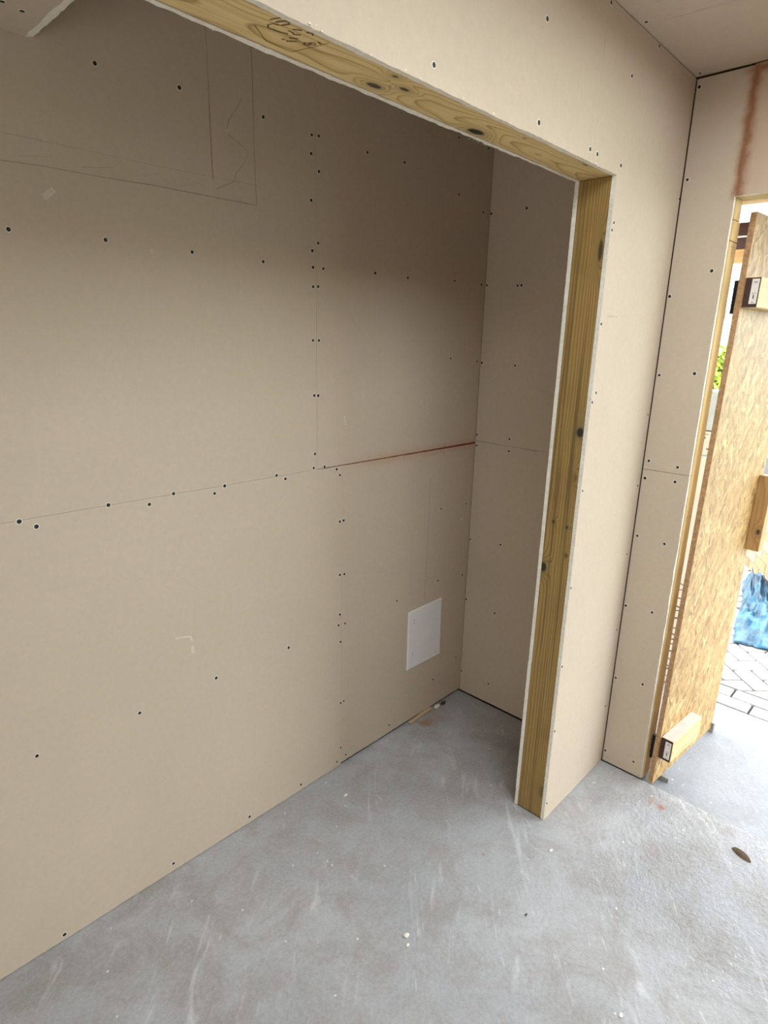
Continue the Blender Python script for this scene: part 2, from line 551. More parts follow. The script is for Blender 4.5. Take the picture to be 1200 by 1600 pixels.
SD= [(-0.73, 2.383), (-0.735, 2.131), (-0.848, 1.859), (-0.731, 1.787), (-0.734, 1.535), (-0.845, 1.546), (-0.74, 1.242), (-0.838, 1.234), (-0.735, 1.179), (-0.837, 1.183), (-0.737, 0.965), (-0.834, 0.958), (-0.729, 0.688), (-0.828, 0.693), (-0.732, 0.383), (-0.834, 0.399), (-0.724, 0.053), (-0.845, 0.062)]
SC= [(-0.428, -0.735), (-0.028, -0.738)]
SS= [(-1.683, -0.111), (-1.718, -0.121)]
PB= [[(-1.235, 2.371), (-1.231, 2.32), (-1.231, 2.17), (-1.231, 2.085), (-1.23, 2.011)], [(-1.101, 2.346), (-1.1, 2.275), (-1.101, 2.113), (-1.1, 2.021), (-1.098, 1.972)], [(-1.712, 2.011), (-1.641, 2.012), (-1.523, 2.013), (-1.451, 2.013), (-1.289, 2.016), (-1.092, 2.022)], [(-1.719, 1.959), (-1.634, 1.964), (-1.528, 1.965), (-1.393, 1.97), (-1.1, 1.972)], [(-1.134, 2.22), (-1.15, 2.193), (-1.175, 2.161), (-1.183, 2.139)], [(-1.182, 2.126), (-1.15, 2.114), (-1.118, 2.097), (-1.135, 2.067), (-1.162, 2.037), (-1.167, 2.018), (-1.222, 1.991)], [(-1.682, 1.974), (-1.619, 1.986)], [(-1.557, 1.978), (-1.526, 1.982), (-1.49, 1.991)], [(-1.438, 1.983), (-1.415, 1.986), (-1.379, 1.997), (-1.367, 1.988), (-1.343, 1.977), (-1.308, 1.984), (-1.281, 1.998), (-1.262, 1.994), (-1.255, 1.985)], [(-0.401, 1.142), (-0.397, 0.999), (-0.395, 0.811), (-0.391, 0.6)], [(-0.293, 1.101), (-0.295, 0.954), (-0.295, 0.759), (-0.299, 0.572)], [(-0.38, 1.033), (-0.335, 1.062)], [(-0.379, 1.012), (-0.337, 1.036)], [(-0.373, 0.974), (-0.338, 0.989)], [(-0.296, 0.656), (-0.187, 0.65), (-0.098, 0.669), (-0.017, 0.673)], [(-0.107, 0.662), (-0.016, 0.663)], [(-0.22, 1.229), (-0.216, 1.178)], [(-0.46, 1.207), (-0.46, 1.19)], [(-1.181, 1.975), (-1.131, 1.975)]]
PE= [[(-0.008, 1.221), (-0.064, 1.22), (-0.116, 1.216)], [(-0.239, 1.214), (-0.304, 1.212)]]
CH= [[(-1.424, 0.786), (-1.396, 0.782), (-1.376, 0.775), (-1.373, 0.759)], [(-1.374, 0.745), (-1.371, 0.721)], [(-1.644, 1.903), (-1.621, 1.922)], [(-1.411, 1.827), (-1.408, 1.817)], [(-0.769, 1.378), (-0.762, 1.347)], [(-0.08, 0.876), (-0.052, 0.882)]]
CHP= [[(-0.426, 1.707), (-0.401, 1.708), (-0.358, 1.708)]]


# ------------------------------------------------------------------ floor
floor = empty('floor', (-1.8, -2.1, 0))
tag(floor, 'grey concrete floor of the unfinished room, dusty and stained', 'floor', kind='structure')
bm = bmesh.new()
add_box(bm, XL - 0.1, 0.0, YR - 0.1, 0.1, -0.12, 0.0)
mesh_obj('concrete_slab', bm, M_floor, floor)

# ------------------------------------------------------------------ back wall of the alcove
wb = empty('wall_back', (-1.8, 0.05, 0))
tag(wb, 'long plasterboard wall at the back of the alcove with pencil marks', 'wall', kind='structure')
XS_U, XS_L, ZS = -0.888, -0.776, 1.2105
b_ul = board('plasterboard_sheet', 'Y', 0, T, rect(XL, XS_U - 0.0006, ZS + 0.0004, H - 0.002), PG, wb)
b_ur = board('plasterboard_sheet', 'Y', 0, T, rect(XS_U + 0.0006, -0.001, ZS + 0.0018, H - 0.002), [M_paper_seam, M_gyp], wb)
b_ll = board('plasterboard_sheet', 'Y', 0, T, rect(XL, XS_L - 0.0004, 0.003, ZS - 0.0005), PG, wb, {0: 0.002})
b_lr = board('plasterboard_sheet', 'Y', 0, T, rect(XS_L + 0.0004, -0.001, 0.012, ZS - 0.0018), [M_paper_seam, M_gyp], wb, {0: 0.002})
box('stud_frame', (XL, 0.1, T + 0.0005, 0.11, 0.0, H), M_stud, wb)
box('sole_plate_gap', (XL, -0.002, T - 0.006, T, 0.0005, 0.011), M_dark, wb)
# bead of sealant in the open joint
bm = bmesh.new()
pts = []
K = 60
for i in range(K + 1):
    t = i / K
    x = -0.87 + t * 0.868
    hw = 0.0006 + 0.0034 * min(1, t * 1.15) ** 1.3 + random.uniform(-0.0004, 0.0004)
    z = ZS + random.uniform(-0.0003, 0.0003)
    pts.append((bm.verts.new((x, -0.0004, z - hw)), bm.verts.new((x, -0.0016, z)), bm.verts.new((x, -0.0004, z + hw))))
for a, b in zip(pts, pts[1:]):
    bm.faces.new((a[0], b[0], b[1], a[1]))
    bm.faces.new((a[1], b[1], b[2], a[2]))
mesh_obj('sealant_bead', bm, M_seal, wb)['label'] = 'red-brown sealant line in the joint'


def b_of(x, z):
    if z > ZS:
        return b_ul if x < XS_U else b_ur
    return b_ll if x < XS_L else b_lr


for x, z in SB:
    screw((x, 0, z), '-Y', b_of(x, z))
for i, pl in enumerate(PB):
    x = sum(p[0] for p in pl) / len(pl)
    z = sum(p[1] for p in pl) / len(pl)
    heavy = i in (0, 1, 3, 10, 16)
    par = b_of(x, z)
    ribbon('pencil_line', pl, 0.0016 if heavy else 0.0013, M_pencil if heavy or i in (4, 5, 17) else M_pencil_lt, par, 'Y', 0)
for pl, w in zip(CH, (0.006, 0.011, 0.013, 0.006, 0.006, 0.008)):
    x = sum(p[0] for p in pl) / len(pl)
    z = sum(p[1] for p in pl) / len(pl)
    ribbon('scuff_mark', pl, w, M_chalk, b_of(x, z), 'Y', 0)

# ------------------------------------------------------------------ right wall: alcove end, strip beside the doorway, over the doorway
wr = empty('wall_right', (0.05, -1.5, 0))
tag(wr, 'right-hand plasterboard wall closing the alcove and holding the doorway', 'wall', kind='structure')
e_u = board('plasterboard_sheet', 'X', 0, T, rect(PB_ + 0.001, -0.001, 1.2175, H - 0.002), PG, wr)
e_l = board('plasterboard_sheet', 'X', 0, T, rect(PB_ + 0.001, -0.001, 0.009, 1.2165), PG, wr, {0: 0.0015})
d_u = board('plasterboard_sheet', 'X', 0, T, rect(YO, PF - 0.0035, 1.2115, H - 0.006), [M_paper_door, M_gyp], wr, {3: 0.001})
d_l = board('plasterboard_sheet', 'X', 0, T, rect(YO, PF - 0.0035, 0.006, 1.2095), PG, wr, {3: 0.002})
d_o = board('plasterboard_sheet', 'X', 0, T, rect(YE, YO + 0.0005, ZD, H - 0.002), [M_paper_door, M_gyp], wr, {0: 0.002})
# d_o starts where the strip's cut edge ends
board('plasterboard_sheet', 'X', 0, T, rect(YR, YE - 0.001, 0.006, H - 0.002), PG, wr)
box('stud_frame', (T + 0.0005, 0.095, YO + 0.0735, -0.001, 0.0, H), M_stud, wr)
box('stud_frame', (T + 0.0005, 0.095, YR, YE - 0.06, 0.0, H), M_stud, wr)
box('lintel', (T + 0.0005, 0.095, YE - 0.06, YO + 0.0735, ZD + 0.045, H), M_stud, wr)
box('outer_sheathing', (0.0955, 0.112, YO + 0.02, 0.6, -0.1, 2.6), M_osb, wr)
box('outer_sheathing', (0.0955, 0.112, YR - 0.4, YE - 0.02, -0.1, 2.6), M_osb, wr)
box('outer_sheathing', (0.0955, 0.112, YE - 0.019, YO + 0.019, ZD + 0.02, 2.6), M_osb, wr)
for y, z in SE:
    screw((0, min(y, -0.008), z), '-X', e_u if z > 1.217 else e_l)
for y, z in SD:
    screw((0, min(y, PF - 0.011), z), '-X', d_u if z > 1.2105 else d_l)
for pl in PE:
    ribbon('pencil_line', pl, 0.0016, M_pencil, e_u, 'X', 0)
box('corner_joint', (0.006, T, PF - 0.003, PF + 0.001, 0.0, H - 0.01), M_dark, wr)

# ------------------------------------------------------------------ partition with the wide opening
wp = empty('wall_partition', (-0.25, -0.66, 0))
tag(wp, 'plasterboard partition with a wide timber-framed opening into the alcove', 'wall', kind='structure')
XSEAM = -0.606
p_l = board('plasterboard_sheet', 'Y', PF, PF + T, rect(XL, XSEAM - 0.0006, ZH - 0.001, H - 0.002), PG, wp, {0: 0.0018})
p_r = board('plasterboard_sheet', 'Y', PF, PF + T, [(XSEAM + 0.0006, ZH - 0.001), (XJ - 0.001, ZH - 0.001), (XJ - 0.001, 0.002), (-0.002, 0.004), (-0.002, H - 0.003), (XSEAM + 0.0006, H - 0.003)], PG, wp, {0: 0.0018, 1: 0.0016})
q_h = board('plasterboard_sheet', 'Y', PB_, PB_ - T, rect(XL, XJ - 0.0005, ZH - 0.001, H - 0.002), PG, wp, {0: 0.0022})
q_u = board('plasterboard_sheet', 'Y', PB_, PB_ - T, rect(XJ, -0.001, 0.585, H - 0.002), PG, wp, {3: 0.0012})
q_l = board('plasterboard_sheet', 'Y', PB_, PB_ - T, rect(XJ - 0.003, -0.001, 0.003, 0.584), PG, wp, {3: 0.0012})
F0, F1 = PF + T + 0.0004, PB_ - T - 0.0004
bm = bmesh.new()
add_box(bm, XL, XJ + 0.0449, F0, F1, ZH, ZH + 0.045, bev=0.0015)
hdr = mesh_obj('header_beam', bm, M_header, wp)
hdr['label'] = 'treated timber header with knots and an ink stamp'
bm = bmesh.new()
add_box(bm, XJ, XJ + 0.045, F0, F1, 0.004, ZH - 0.0008, bev=0.0015)
jmb = mesh_obj('jamb_post', bm, M_jamb, wp)
jmb['label'] = 'treated timber post lining the end of the partition'
box('stud_frame', (XJ + 0.0455, -0.003, F0, F1, 0.0, ZH - 0.001), M_stud, wp)
box('stud_frame', (XL, -0.003, F0, F1, ZH + 0.0455, H - 0.002), M_stud, wp)
for x, z in SP:
    if z > ZH:
        screw((x, PF, z), '-Y', p_l if x < XSEAM else p_r)
    else:
        screw((min(max(x, XJ + 0.0065), -0.008), PF, z), '-Y', p_r)
for pl in CHP:
    ribbon('scuff_mark', pl, 0.004, M_pencil_lt, p_r, 'Y', PF)
# torn paper and plaster crumbs along the cut edge of the header boards
for i in range(30):
    front = i % 3 != 0
    x = random.uniform(-1.75, -0.5) if front else random.choice((-1.43, -0.93, -1.62, -0.92, -1.05)) + random.uniform(-0.03, 0.03)
    y = (PF - random.uniform(0.0, 0.0012)) if front else PB_ + random.uniform(-0.004, 0.001)
    z = ZH + (random.uniform(-0.001, 0.004) if front else random.uniform(-0.006, 0.0))
    bm = bmesh.new()
    bmesh.ops.create_icosphere(bm, subdivisions=1, radius=random.uniform(0.0008, 0.0018))
    for v in bm.verts:
        v.co = Vector((v.co.x * random.uniform(0.8, 2.2), v.co.y * 0.5, v.co.z * random.uniform(0.6, 1.3))) + Vector((x, y, z))
    mesh_obj('plaster_crumb', bm, M_gyp, p_l if front else q_h)
# ink stamp on the header
M_ink = plain('brown_ink', (0.14, 0.085, 0.03), 0.8, nscale=200, namp=0.3)
strokes = [[(-1.555, -0.690), (-1.548, -0.706)], [(-1.545, -0.690), (-1.538, -0.704), (-1.530, -0.704)], [(-1.534, -0.688), (-1.528, -0.702)],
           [(-1.542, -0.668), (-1.548, -0.676), (-1.545, -0.684), (-1.536, -0.687)], [(-1.540, -0.668), (-1.522, -0.671), (-1.512, -0.676)],
           [(-1.518, -0.684), (-1.507, -0.684)], [(-1.516, -0.692), (-1.505, -0.700)], [(-1.507, -0.680), (-1.497, -0.688)],
           [(-1.503, -0.667), (-1.492, -0.675)], [(-1.500, -0.656), (-1.492, -0.662), (-1.488, -0.668)], [(-1.508, -0.655), (-1.503, -0.658)],
           [(-1.497, -0.700), (-1.488, -0.704), (-1.484, -0.700)],
           [(-1.478, -0.672), (-1.472, -0.676), (-1.468, -0.671), (-1.474, -0.667), (-1.478, -0.672)],
           [(-1.472, -0.680), (-1.465, -0.684), (-1.462, -0.679), (-1.468, -0.675), (-1.472, -0.680)], [(-1.466, -0.690), (-1.458, -0.688)]]
for s in strokes:
    ribbon('stamp_stroke', s, 0.0032, M_ink, hdr, 'Z', ZH)
for s in ([(-1.560, -0.660), (-1.520, -0.632), (-1.471, -0.632)], [(-1.471, -0.632), (-1.452, -0.700)]):
    ribbon('stamp_border', s, 0.0012, M_ink, hdr, 'Z', ZH)

# ------------------------------------------------------------------ boxed soffit in the alcove
so = empty('trim_1', (-2.6, -0.3, 2.194))
tag(so, 'plasterboard boxing hanging under the ceiling at the far left of the alcove', 'boxing', kind='structure')
XB = -1.629
bm = bmesh.new()
zz, ch, n = 2.194, 0.0045, 40
ra, rb = [], []
for i in range(n + 1):
    y = -0.0015 + (PB_ + 0.003) * i / n
    j = random.uniform(-1, 1) * 0.0016
    ra.append((bm.verts.new((XL, y, zz)), bm.verts.new((XB - 0.017 + j, y, zz)), bm.verts.new((XB + random.uniform(-1, 1) * 0.0012, y, zz + ch)), bm.verts.new((XB, y, zz + T)), bm.verts.new((XL, y, zz + T))))
for a, b in zip(ra, ra[1:]):
    for k, mi in ((0, 0), (1, 1), (2, 1), (3, 0)):
        bm.faces.new((a[k], a[k + 1], b[k + 1], b[k])).material_index = mi
bm.faces.new(ra[0]).material_index = 1
bm.faces.new(ra[-1]).material_index = 1
s_b = mesh_obj('plasterboard_sheet', bm, PG, so)
box('upstand', (XB - 0.03, XB - 0.018, PB_ + 0.002, -0.002, zz + T + 0.0005, H - 0.003), M_paper, so)
for x, y in SS:
    screw((x, y, zz), '-Z', s_b)

# ------------------------------------------------------------------ ceiling
ce = empty('ceiling', (-1.8, -2.1, H))
tag(ce, 'plasterboard ceiling with screwed sheets', 'ceiling', kind='structure')
RX0, RX1, RY0, RY1 = -1.95, -0.30, -2.45, -1.12      # unseen rooflight opening, added to match how the partition and alcove are lit
for o_ in (rect(XL, -2.901, YR, -0.001), rect(-2.9, RX0, YR, -0.001), rect(RX0 + 0.001, RX1, YR, RY0), rect(RX0 + 0.001, -1.698, RY1, -0.001), rect(-1.697, -0.4976, RY1, -0.001), rect(RX1 + 0.001, -0.001, YR, -2.401)):
    board('plasterboard_sheet', 'Z', H, H + T, o_, PG, ce)
c_last = board('plasterboard_sheet', 'Z', H, H + T, [(-0.4964, -0.001), (-0.4964, RY1), (RX1, RY1), (RX1, -2.4), (-0.001, -2.4), (-0.001, -0.001)], PG, ce)
for a_, b_, c_, d_ in ((XL - 0.1, RX0, YR - 0.1, 0.11), (RX1, 0.1, YR - 0.1, 0.11), (RX0 + 0.001, RX1 - 0.001, YR - 0.1, RY0), (RX0 + 0.001, RX1 - 0.001, RY1, 0.11)):
    box('joist_deck', (a_, b_, c_, d_, H + T + 0.001, H + 0.16), M_stud, ce)
for x, y in SC + [(-0.43, -1.03), (-0.03, -1.2)]:
    screw((x, min(y, PF - 0.012), H), '-Z', c_last)
ribbon('pencil_line', [(-0.408, -0.735), (-0.40, -0.85), (-0.392, -0.93), (-0.388, -1.10)], 0.0013, M_pencil_lt, c_last, 'Z', H)

# ------------------------------------------------------------------ the rest of the room, behind the camera
wl = empty('wall_left', (XL, -2.1, 0))
tag(wl, 'plasterboard wall at the far left end of the room', 'wall', kind='structure')
W0, W1, V0, V1 = -1.75, -1.15, 0.30, 1.50   # unseen unglazed window opening, added for light from the left
for o_ in (rect(YR + 0.001, W0, 0.005, H - 0.002), rect(W1, -0.001, 0.005, H - 0.002), rect(W0 + 0.001, W1 - 0.001, 0.005, V0), rect(W0 + 0.001, W1 - 0.001, V1, H - 0.002)):
    board('plasterboard_sheet', 'X', XL, XL - T, o_, PG, wl)
for a_, b_, c_, d_ in ((YR - 0.1, W0, 0, H), (W1, 0.11, 0, H), (W0 + 0.001, W1 - 0.001, 0, V0), (W0 + 0.001, W1 - 0.001, V1, H)):
    box('stud_frame', (XL - 0.1, XL - T - 0.0005, a_, b_, c_, d_), M_stud, wl)
wq = empty('wall_rear', (-1.8, YR, 0))
tag(wq, 'plasterboard wall at the rear of the room', 'wall', kind='structure')
for x0, x1 in ((XL, -2.4), (-2.4, -1.2), (-1.2, -0.001)):
    board('plasterboard_sheet', 'Y', YR, YR - T, rect(x0 + 0.001, x1 - 0.001, 0.005, H - 0.002), PG, wq)
box('stud_frame', (XL - 0.1, 0.1, YR - 0.1, YR - T - 0.0005, 0, H), M_stud, wq)

# ------------------------------------------------------------------ doorway lining
tf = empty('trim_2', (0.05, YO, 0))
tag(tf, 'pale softwood lining around the open doorway', 'door lining', kind='structure')
YT = YO - 0.0035
box('jamb_lining', (T + 0.001, 0.084, YT, YT + 0.07, 0.0, 1.944), M_frame, tf, 0.0012)
box('jamb_lining', (T + 0.001, 0.080, YT - 0.001, YT + 0.07, 1.9455, 2.003), M_frame, tf, 0.0012)
box('jamb_lining', (T + 0.001, 0.070, YT, YT + 0.07, 2.0045, ZD - 0.001), M_frame, tf, 0.0012)
box('head_lining', (T + 0.001, 0.090, YE - 0.055, YO + 0.0735, ZD - 0.0005, ZD + 0.0445), M_frame, tf, 0.0012)
box('jamb_lining', (T + 0.001, 0.084, YE - 0.055, YE - 0.0005, 0.0, ZD - 0.001), M_frame, tf, 0.0012)
for z in (1.06, 1.93):
    for x in (0.030, 0.058):
        o = screw((x, YT - 0.0001, z), '-Y', tf)
        o.scale = (0.5, 0.5, 1)

# ------------------------------------------------------------------ strand-board door leaf, standing open to the outside
DO = empty('door_1', (0.005, -0.923, 0.0), math.radians(-4.8))
tag(DO, 'makeshift strand-board door leaf standing open outwards', 'door', kind='structure')
SH, DW = 0.035, 0.563          # racked out of square, leaf width
DZ0, DZ1 = 0.002, 2.03


def dbox(name, dims, mat, parent=DO, bev=0.0):
    bm = bmesh.new()
    add_box(bm, *dims, bev=bev, shear=SH)
    return mesh_obj(name, bm, mat, parent, world=False)


M_edge = plain('strand_board_edge', (0.36, 0.21, 0.10), 0.8, nscale=90, namp=0.35)
bm = bmesh.new()
add_box(bm, 0, DW, 0, 0.018, DZ0, DZ1, shear=SH)
for f in bm.faces:
    if abs(f.normal.y) < 0.5:
        f.material_index = 1
bmesh.ops.recalc_face_normals(bm, faces=bm.faces)
for f in bm.faces:
    f.material_index = 0 if abs(f.normal.y) > 0.5 else 1
leaf = mesh_obj('strand_board_panel', bm, [M_osb, M_edge], DO, world=False)


def batten(name, dims, label=None):
    """batten on the leaf with the shade of its end and the sky light on its top in the colours"""
    bm = bmesh.new()
    add_box(bm, *dims, bev=0.0012, shear=SH)
    bm.normal_update()
    bmesh.ops.recalc_face_normals(bm, faces=bm.faces)
    for f in bm.faces:
        f.material_index = 1 if f.normal.x < -0.8 else (2 if f.normal.z > 0.8 else 0)
    o = mesh_obj(name, bm, [M_batten, M_end_shade, M_grey_top], DO, world=False)
    if label:
        o['label'] = label
    return o


M_white_lbl = plain('paper_sticker', (0.72, 0.66, 0.60), 0.6, nscale=60, namp=0.05)
M_print = plain('sticker_print', (0.05, 0.045, 0.045), 0.6)


def sticker(parent, x, y0, y1, z0, z1):
    bm = bmesh.new()
    add_box(bm, x - 0.0006, x, y0, y1, z0, z1, mi=0, shear=SH)
    w, h = y1 - y0, z1 - z0

    def mark(a, b, c, d):
        q = [bm.verts.new((x - 0.0009 + SH * zz_, yy, zz_)) for yy, zz_ in ((y1 - w * b, z0 + h * c), (y1 - w * a, z0 + h * c), (y1 - w * a, z0 + h * d), (y1 - w * b, z0 + h * d))]
        bm.faces.new(q).material_index = 1
    for t in (0.84, 0.88):
        mark(0.25, 0.75, t, t + 0.018)
    mark(0.42, 0.58, 0.20, 0.36)
    mark(0.30, 0.40, 0.38, 0.44)
    mark(0.62, 0.72, 0.40, 0.46)
    mark(0.35, 0.65, 0.05, 0.075)
    o = mesh_obj('sticker', bm, [M_white_lbl, M_print], parent, world=False)
    o['label'] = 'white paper sticker with small black print'


bat1 = batten('batten', (0.010, 0.268, -0.045, -0.0003, 0.115, 0.205), 'short pale batten near the foot of the leaf')
sticker(bat1, 0.0095, -0.040, -0.018, 0.125, 0.195)
bat2 = batten('batten', (0.006, DW - 0.002, -0.045, -0.0003, 1.752, 1.842), 'batten across the upper part of the leaf')
sticker(bat2, 0.0055, -0.041, -0.020, 1.763, 1.837)
bm = bmesh.new()
add_box(bm, DW - 0.045, DW, -0.050, -0.0003, 0.845, 1.15, bev=0.0012, shear=SH)
mesh_obj('pull_handle', bm, M_handle, DO, world=False)['label'] = 'brown vertical timber block near the free edge'
# foot packers under the leaf
box('packer', (0.075, 0.098, -0.030, 0.02, -0.018, 0.0015), plain('grey_packer', (0.25, 0.25, 0.24), 0.6), DO, world=False)
box('packer', (DW - 0.01, DW + 0.01, -0.012, 0.02, -0.018, 0.030), bpy.data.materials['grey_packer'], DO, world=False)
# black butt hinges
M_black = plain('black_steel', (0.008, 0.008, 0.009), 0.45, 0.6)
for z in (0.100, 1.735):
    bm = bmesh.new()
    x = 0.004 + SH * z
    bmesh.ops.create_cone(bm, cap_ends=True, segments=14, radius1=0.0075, radius2=0.0075, depth=0.10,
                          matrix=Matrix.Translation((x + 0.012, 0.0265, z + 0.05)))
    add_box(bm, x + 0.012, x + 0.06, 0.0185, 0.0215, z, z + 0.10)
    for k in range(1, 4):
        bmesh.ops.create_cone(bm, cap_ends=True, segments=14, radius1=0.0083, radius2=0.0083, depth=0.004,
                              matrix=Matrix.Translation((x + 0.012, 0.0265, z + 0.025 * k)))
    mesh_obj('hinge', bm, M_black, DO, world=False)['label'] = 'black steel butt hinge'

# ------------------------------------------------------------------ ground outside
ps = empty('patio_slab', (0.42, -1.5, -0.02))
tag(ps, 'pale concrete slab outside the doorway', 'slab', kind='structure')
XP = 0.845
bm = bmesh.new()
add_box(bm, 0.0005, XP - 0.012, -6.0, 3.0, -0.15, -0.018)
mesh_obj('concrete_slab', bm, M_slab, ps)

pv = empty('paving', (2.4, -1.0, -0.02))
tag(pv, 'block paving laid in a herringbone pattern with a straight border', 'paving', kind='structure')
M_pav = [plain('paver_' + n, c, 0.85, nscale=70, namp=0.16, bscale=160, bstr=0.5, bdist=0.003)
         for n, c in (('grey', (0.36, 0.345, 0.34)), ('buff', (0.39, 0.36, 0.345)), ('pink', (0.385, 0.325, 0.31)))]
M_sand = plain('joint_sand', (0.045, 0.043, 0.04), 0.95, nscale=90, namp=0.25)
box('bedding_sand', (XP - 0.011, 9.0, -6.0, 6.0, -0.15, -0.032), M_sand, pv)
PL, PW, GAP = 0.2, 0.1, 0.011
pav_mesh = []
for m in M_pav:
    bm = bmesh.new()
    add_box(bm, -PL / 2 + GAP / 2, PL / 2 - GAP / 2, -PW / 2 + GAP / 2, PW / 2 - GAP / 2, -0.06, 0.0, bev=0.004)
    bmesh.ops.recalc_face_normals(bm, faces=bm.faces)
    me = bpy.data.meshes.new('paver')
    bm.to_mesh(me)
    bm.free()
    me.materials.append(m)
    pav_mesh.append(me)


def paver(x, y, ang):
    o = bpy.data.objects.new('paver', random.choice(pav_mesh))
    o.location = (x, y, -0.020 + random.uniform(-0.0015, 0.0015))
    o.rotation_euler = (random.uniform(-0.006, 0.006), random.uniform(-0.006, 0.006), ang)
    COL.objects.link(o)
    under(o, pv)


for r in range(2):
    for k in range(18):
        paver(XP + 0.05 + r * 0.1, -2.95 + k * 0.2 + 0.1 * r, math.pi / 2)
XH = XP + 0.2
cnt = 0
ca = math.cos(math.radians(45))
cells = []
for b_ in range(-60, 61):
    for c_ in range(-60, 61):
        # 45 degree herringbone on a unit grid: (x - y) mod 4 decides which block covers the cell
        k = (b_ - c_) % 4
        if k == 0:
            cells.append(((b_ + 1.0) * PW, (c_ + 0.5) * PW, 0))
        elif k == 2:
            cells.append(((b_ + 0.5) * PW, (c_ + 0.0) * PW, 1))
rest = bmesh.new()
for u, v, an in cells:
    x, y = 2.3 + (u - v) * ca, -0.95 + (u + v) * ca
    if XH - 0.09 < x < 3.7 and -1.60 + (x - 1.0) * 0.42 < y < -0.60 + (x - 1.0) * 0.42 and cnt < 276:
        if x > XH + 0.106:
            paver(x, y, math.radians(45) + an * math.pi / 2)
            cnt += 1
        else:                       # block cut along the border
            bm = bmesh.new()
            add_box(bm, -PL / 2 + GAP / 2, PL / 2 - GAP / 2, -PW / 2 + GAP / 2, PW / 2 - GAP / 2, -0.06, 0.0, bev=0.004)
            bmesh.ops.transform(bm, matrix=Matrix.Translation((x, y, -0.0205)) @ Matrix.Rotation(math.radians(45) + an * math.pi / 2, 4, 'Z'), verts=bm.verts)
            bmesh.ops.bisect_plane(bm, geom=bm.verts[:] + bm.edges[:] + bm.faces[:], plane_co=(XH + 0.004, 0, 0), plane_no=(-1, 0, 0), clear_outer=True)
            es = [e for e in bm.edges if e.is_boundary]
            if len(bm.verts) > 5:
                bmesh.ops.holes_fill(bm, edges=es, sides=0)
                mesh_obj('paver', bm, random.choice(M_pav), pv)
                cnt += 1
            else:
                bm.free()
    elif XH + 0.11 < x < 6.0 and -4.0 < y < 3.0:
        b0 = len(rest.verts)
        cs, sn = math.cos(math.radians(45) + an * math.pi / 2), math.sin(math.radians(45) + an * math.pi / 2)
        hl, hw = PL / 2 - GAP / 2, PW / 2 - GAP / 2
        top = [rest.verts.new((x + cs * a_ - sn * b_, y + sn * a_ + cs * b_, -0.0205)) for a_, b_ in ((-hl, -hw), (hl, -hw), (hl, hw), (-hl, hw))]
        low = [rest.verts.new((t_.co.x, t_.co.y, -0.034)) for t_ in top]
        rest.faces.new(top)
        for i in range(4):
            rest.faces.new((top[i], low[i], low[(i + 1) % 4], top[(i + 1) % 4]))
mesh_obj('paver_field', rest, M_pav[0], pv)['kind'] = 'stuff'

# ------------------------------------------------------------------ roof overhang outside the doorway
ro = empty('roof', (0.5, -1.5, 2.2))
tag(ro, 'timber eaves projecting over the doorway outside', 'eaves', kind='structure')
M_eave = timber_mat('eave_pine', (1, 0, 2), (0.62, 0.36, 0.14), (0.50, 0.27, 0.09), (0.36, 0.18, 0.06), pith=(0.5, 2.0), freq=60, wob=0.03)
M_maroon = plain('maroon_fascia', (0.045, 0.014, 0.014), 0.5)
M_whitep = plain('white_trim', (0.78, 0.78, 0.76), 0.5, namp=0.04)
for k in range(8):
    box('soffit_board', (0.1125 + k * 0.175, 0.1125 + k * 0.175 + 0.171, -2.35, -0.35, 2.325, 2.345), M_eave, ro)
for y in (-2.0, -1.4, -0.8, -0.4):
    box('rafter', (0.113, 1.49, y - 0.0225, y + 0.0225, 2.240, 2.3245), M_eave, ro, 0.0015)
box('fascia_board', (1.500, 1.518, -2.35, -0.35, 2.050, 2.115), M_eave, ro)
box('fascia_board', (1.499, 1.517, -2.35, -0.35, 2.1155, 2.170), M_maroon, ro)
box('trim_strip', (1.497, 1.519, -2.35, -0.35, 2.1705, 2.178), M_whitep, ro)
box('fascia_board', (1.499, 1.517, -2.35, -0.35, 2.1785, 2.240), M_maroon, ro)
box('roof_deck', (0.113, 1.6, -2.4, -0.34, 2.346, 2.42), M_stud, ro)

# ------------------------------------------------------------------ white insulation packs behind the leaf
M_pack = plain('white_wrap', (0.80, 0.80, 0.80), 0.45, nscale=12, namp=0.04, bscale=30, bstr=0.3, bdist=0.002)
M_packb = plain('pale_blue_wrap', (0.55, 0.68, 0.78), 0.4, nscale=25, namp=0.1, bscale=30, bstr=0.4, bdist=0.003)
M_packprint = plain('grey_print', (0.10, 0.10, 0.12), 0.6)
pk = empty('insulation_pack', (0.90, -0.50, -0.018))
tag(pk, 'white printed insulation slab standing upright outside behind the door leaf', 'insulation', None)
box('slab', (0.85, 0.95, -0.73, -0.25, -0.0175, 1.147), M_pack, pk, 0.003)
bm = bmesh.new()
for i, z in enumerate((0.02, 0.05, 0.075, 0.115, 0.15, 0.19, 0.215, 0.25, 0.28, 0.33, 0.37, 0.40, 0.44, 0.48, 0.52)):
    y = -0.660
    t = random.uniform(0.004, 0.008)
    dz = random.choice((-0.025, 0.0, 0.016, 0.025))
    a = [bm.verts.new((0.8488, yy, zz_)) for yy, zz_ in ((y + 0.03, z - dz / 2), (y - 0.03, z + dz / 2), (y - 0.03, z + dz / 2 + t), (y + 0.03, z - dz / 2 + t))]
    bm.faces.new(a)
o = mesh_obj('printed_marks', bm, M_packprint, pk)
o['kind'] = 'stuff'
pk2 = empty('wrapped_pack', (0.90, -0.50, 1.1475))
tag(pk2, 'pale blue plastic-wrapped pack lying on the upright white insulation slab', 'pack')
box('wrapped_block', (0.855, 0.945, -0.72, -0.27, 1.1475, 1.445), M_packb, pk2, 0.006)
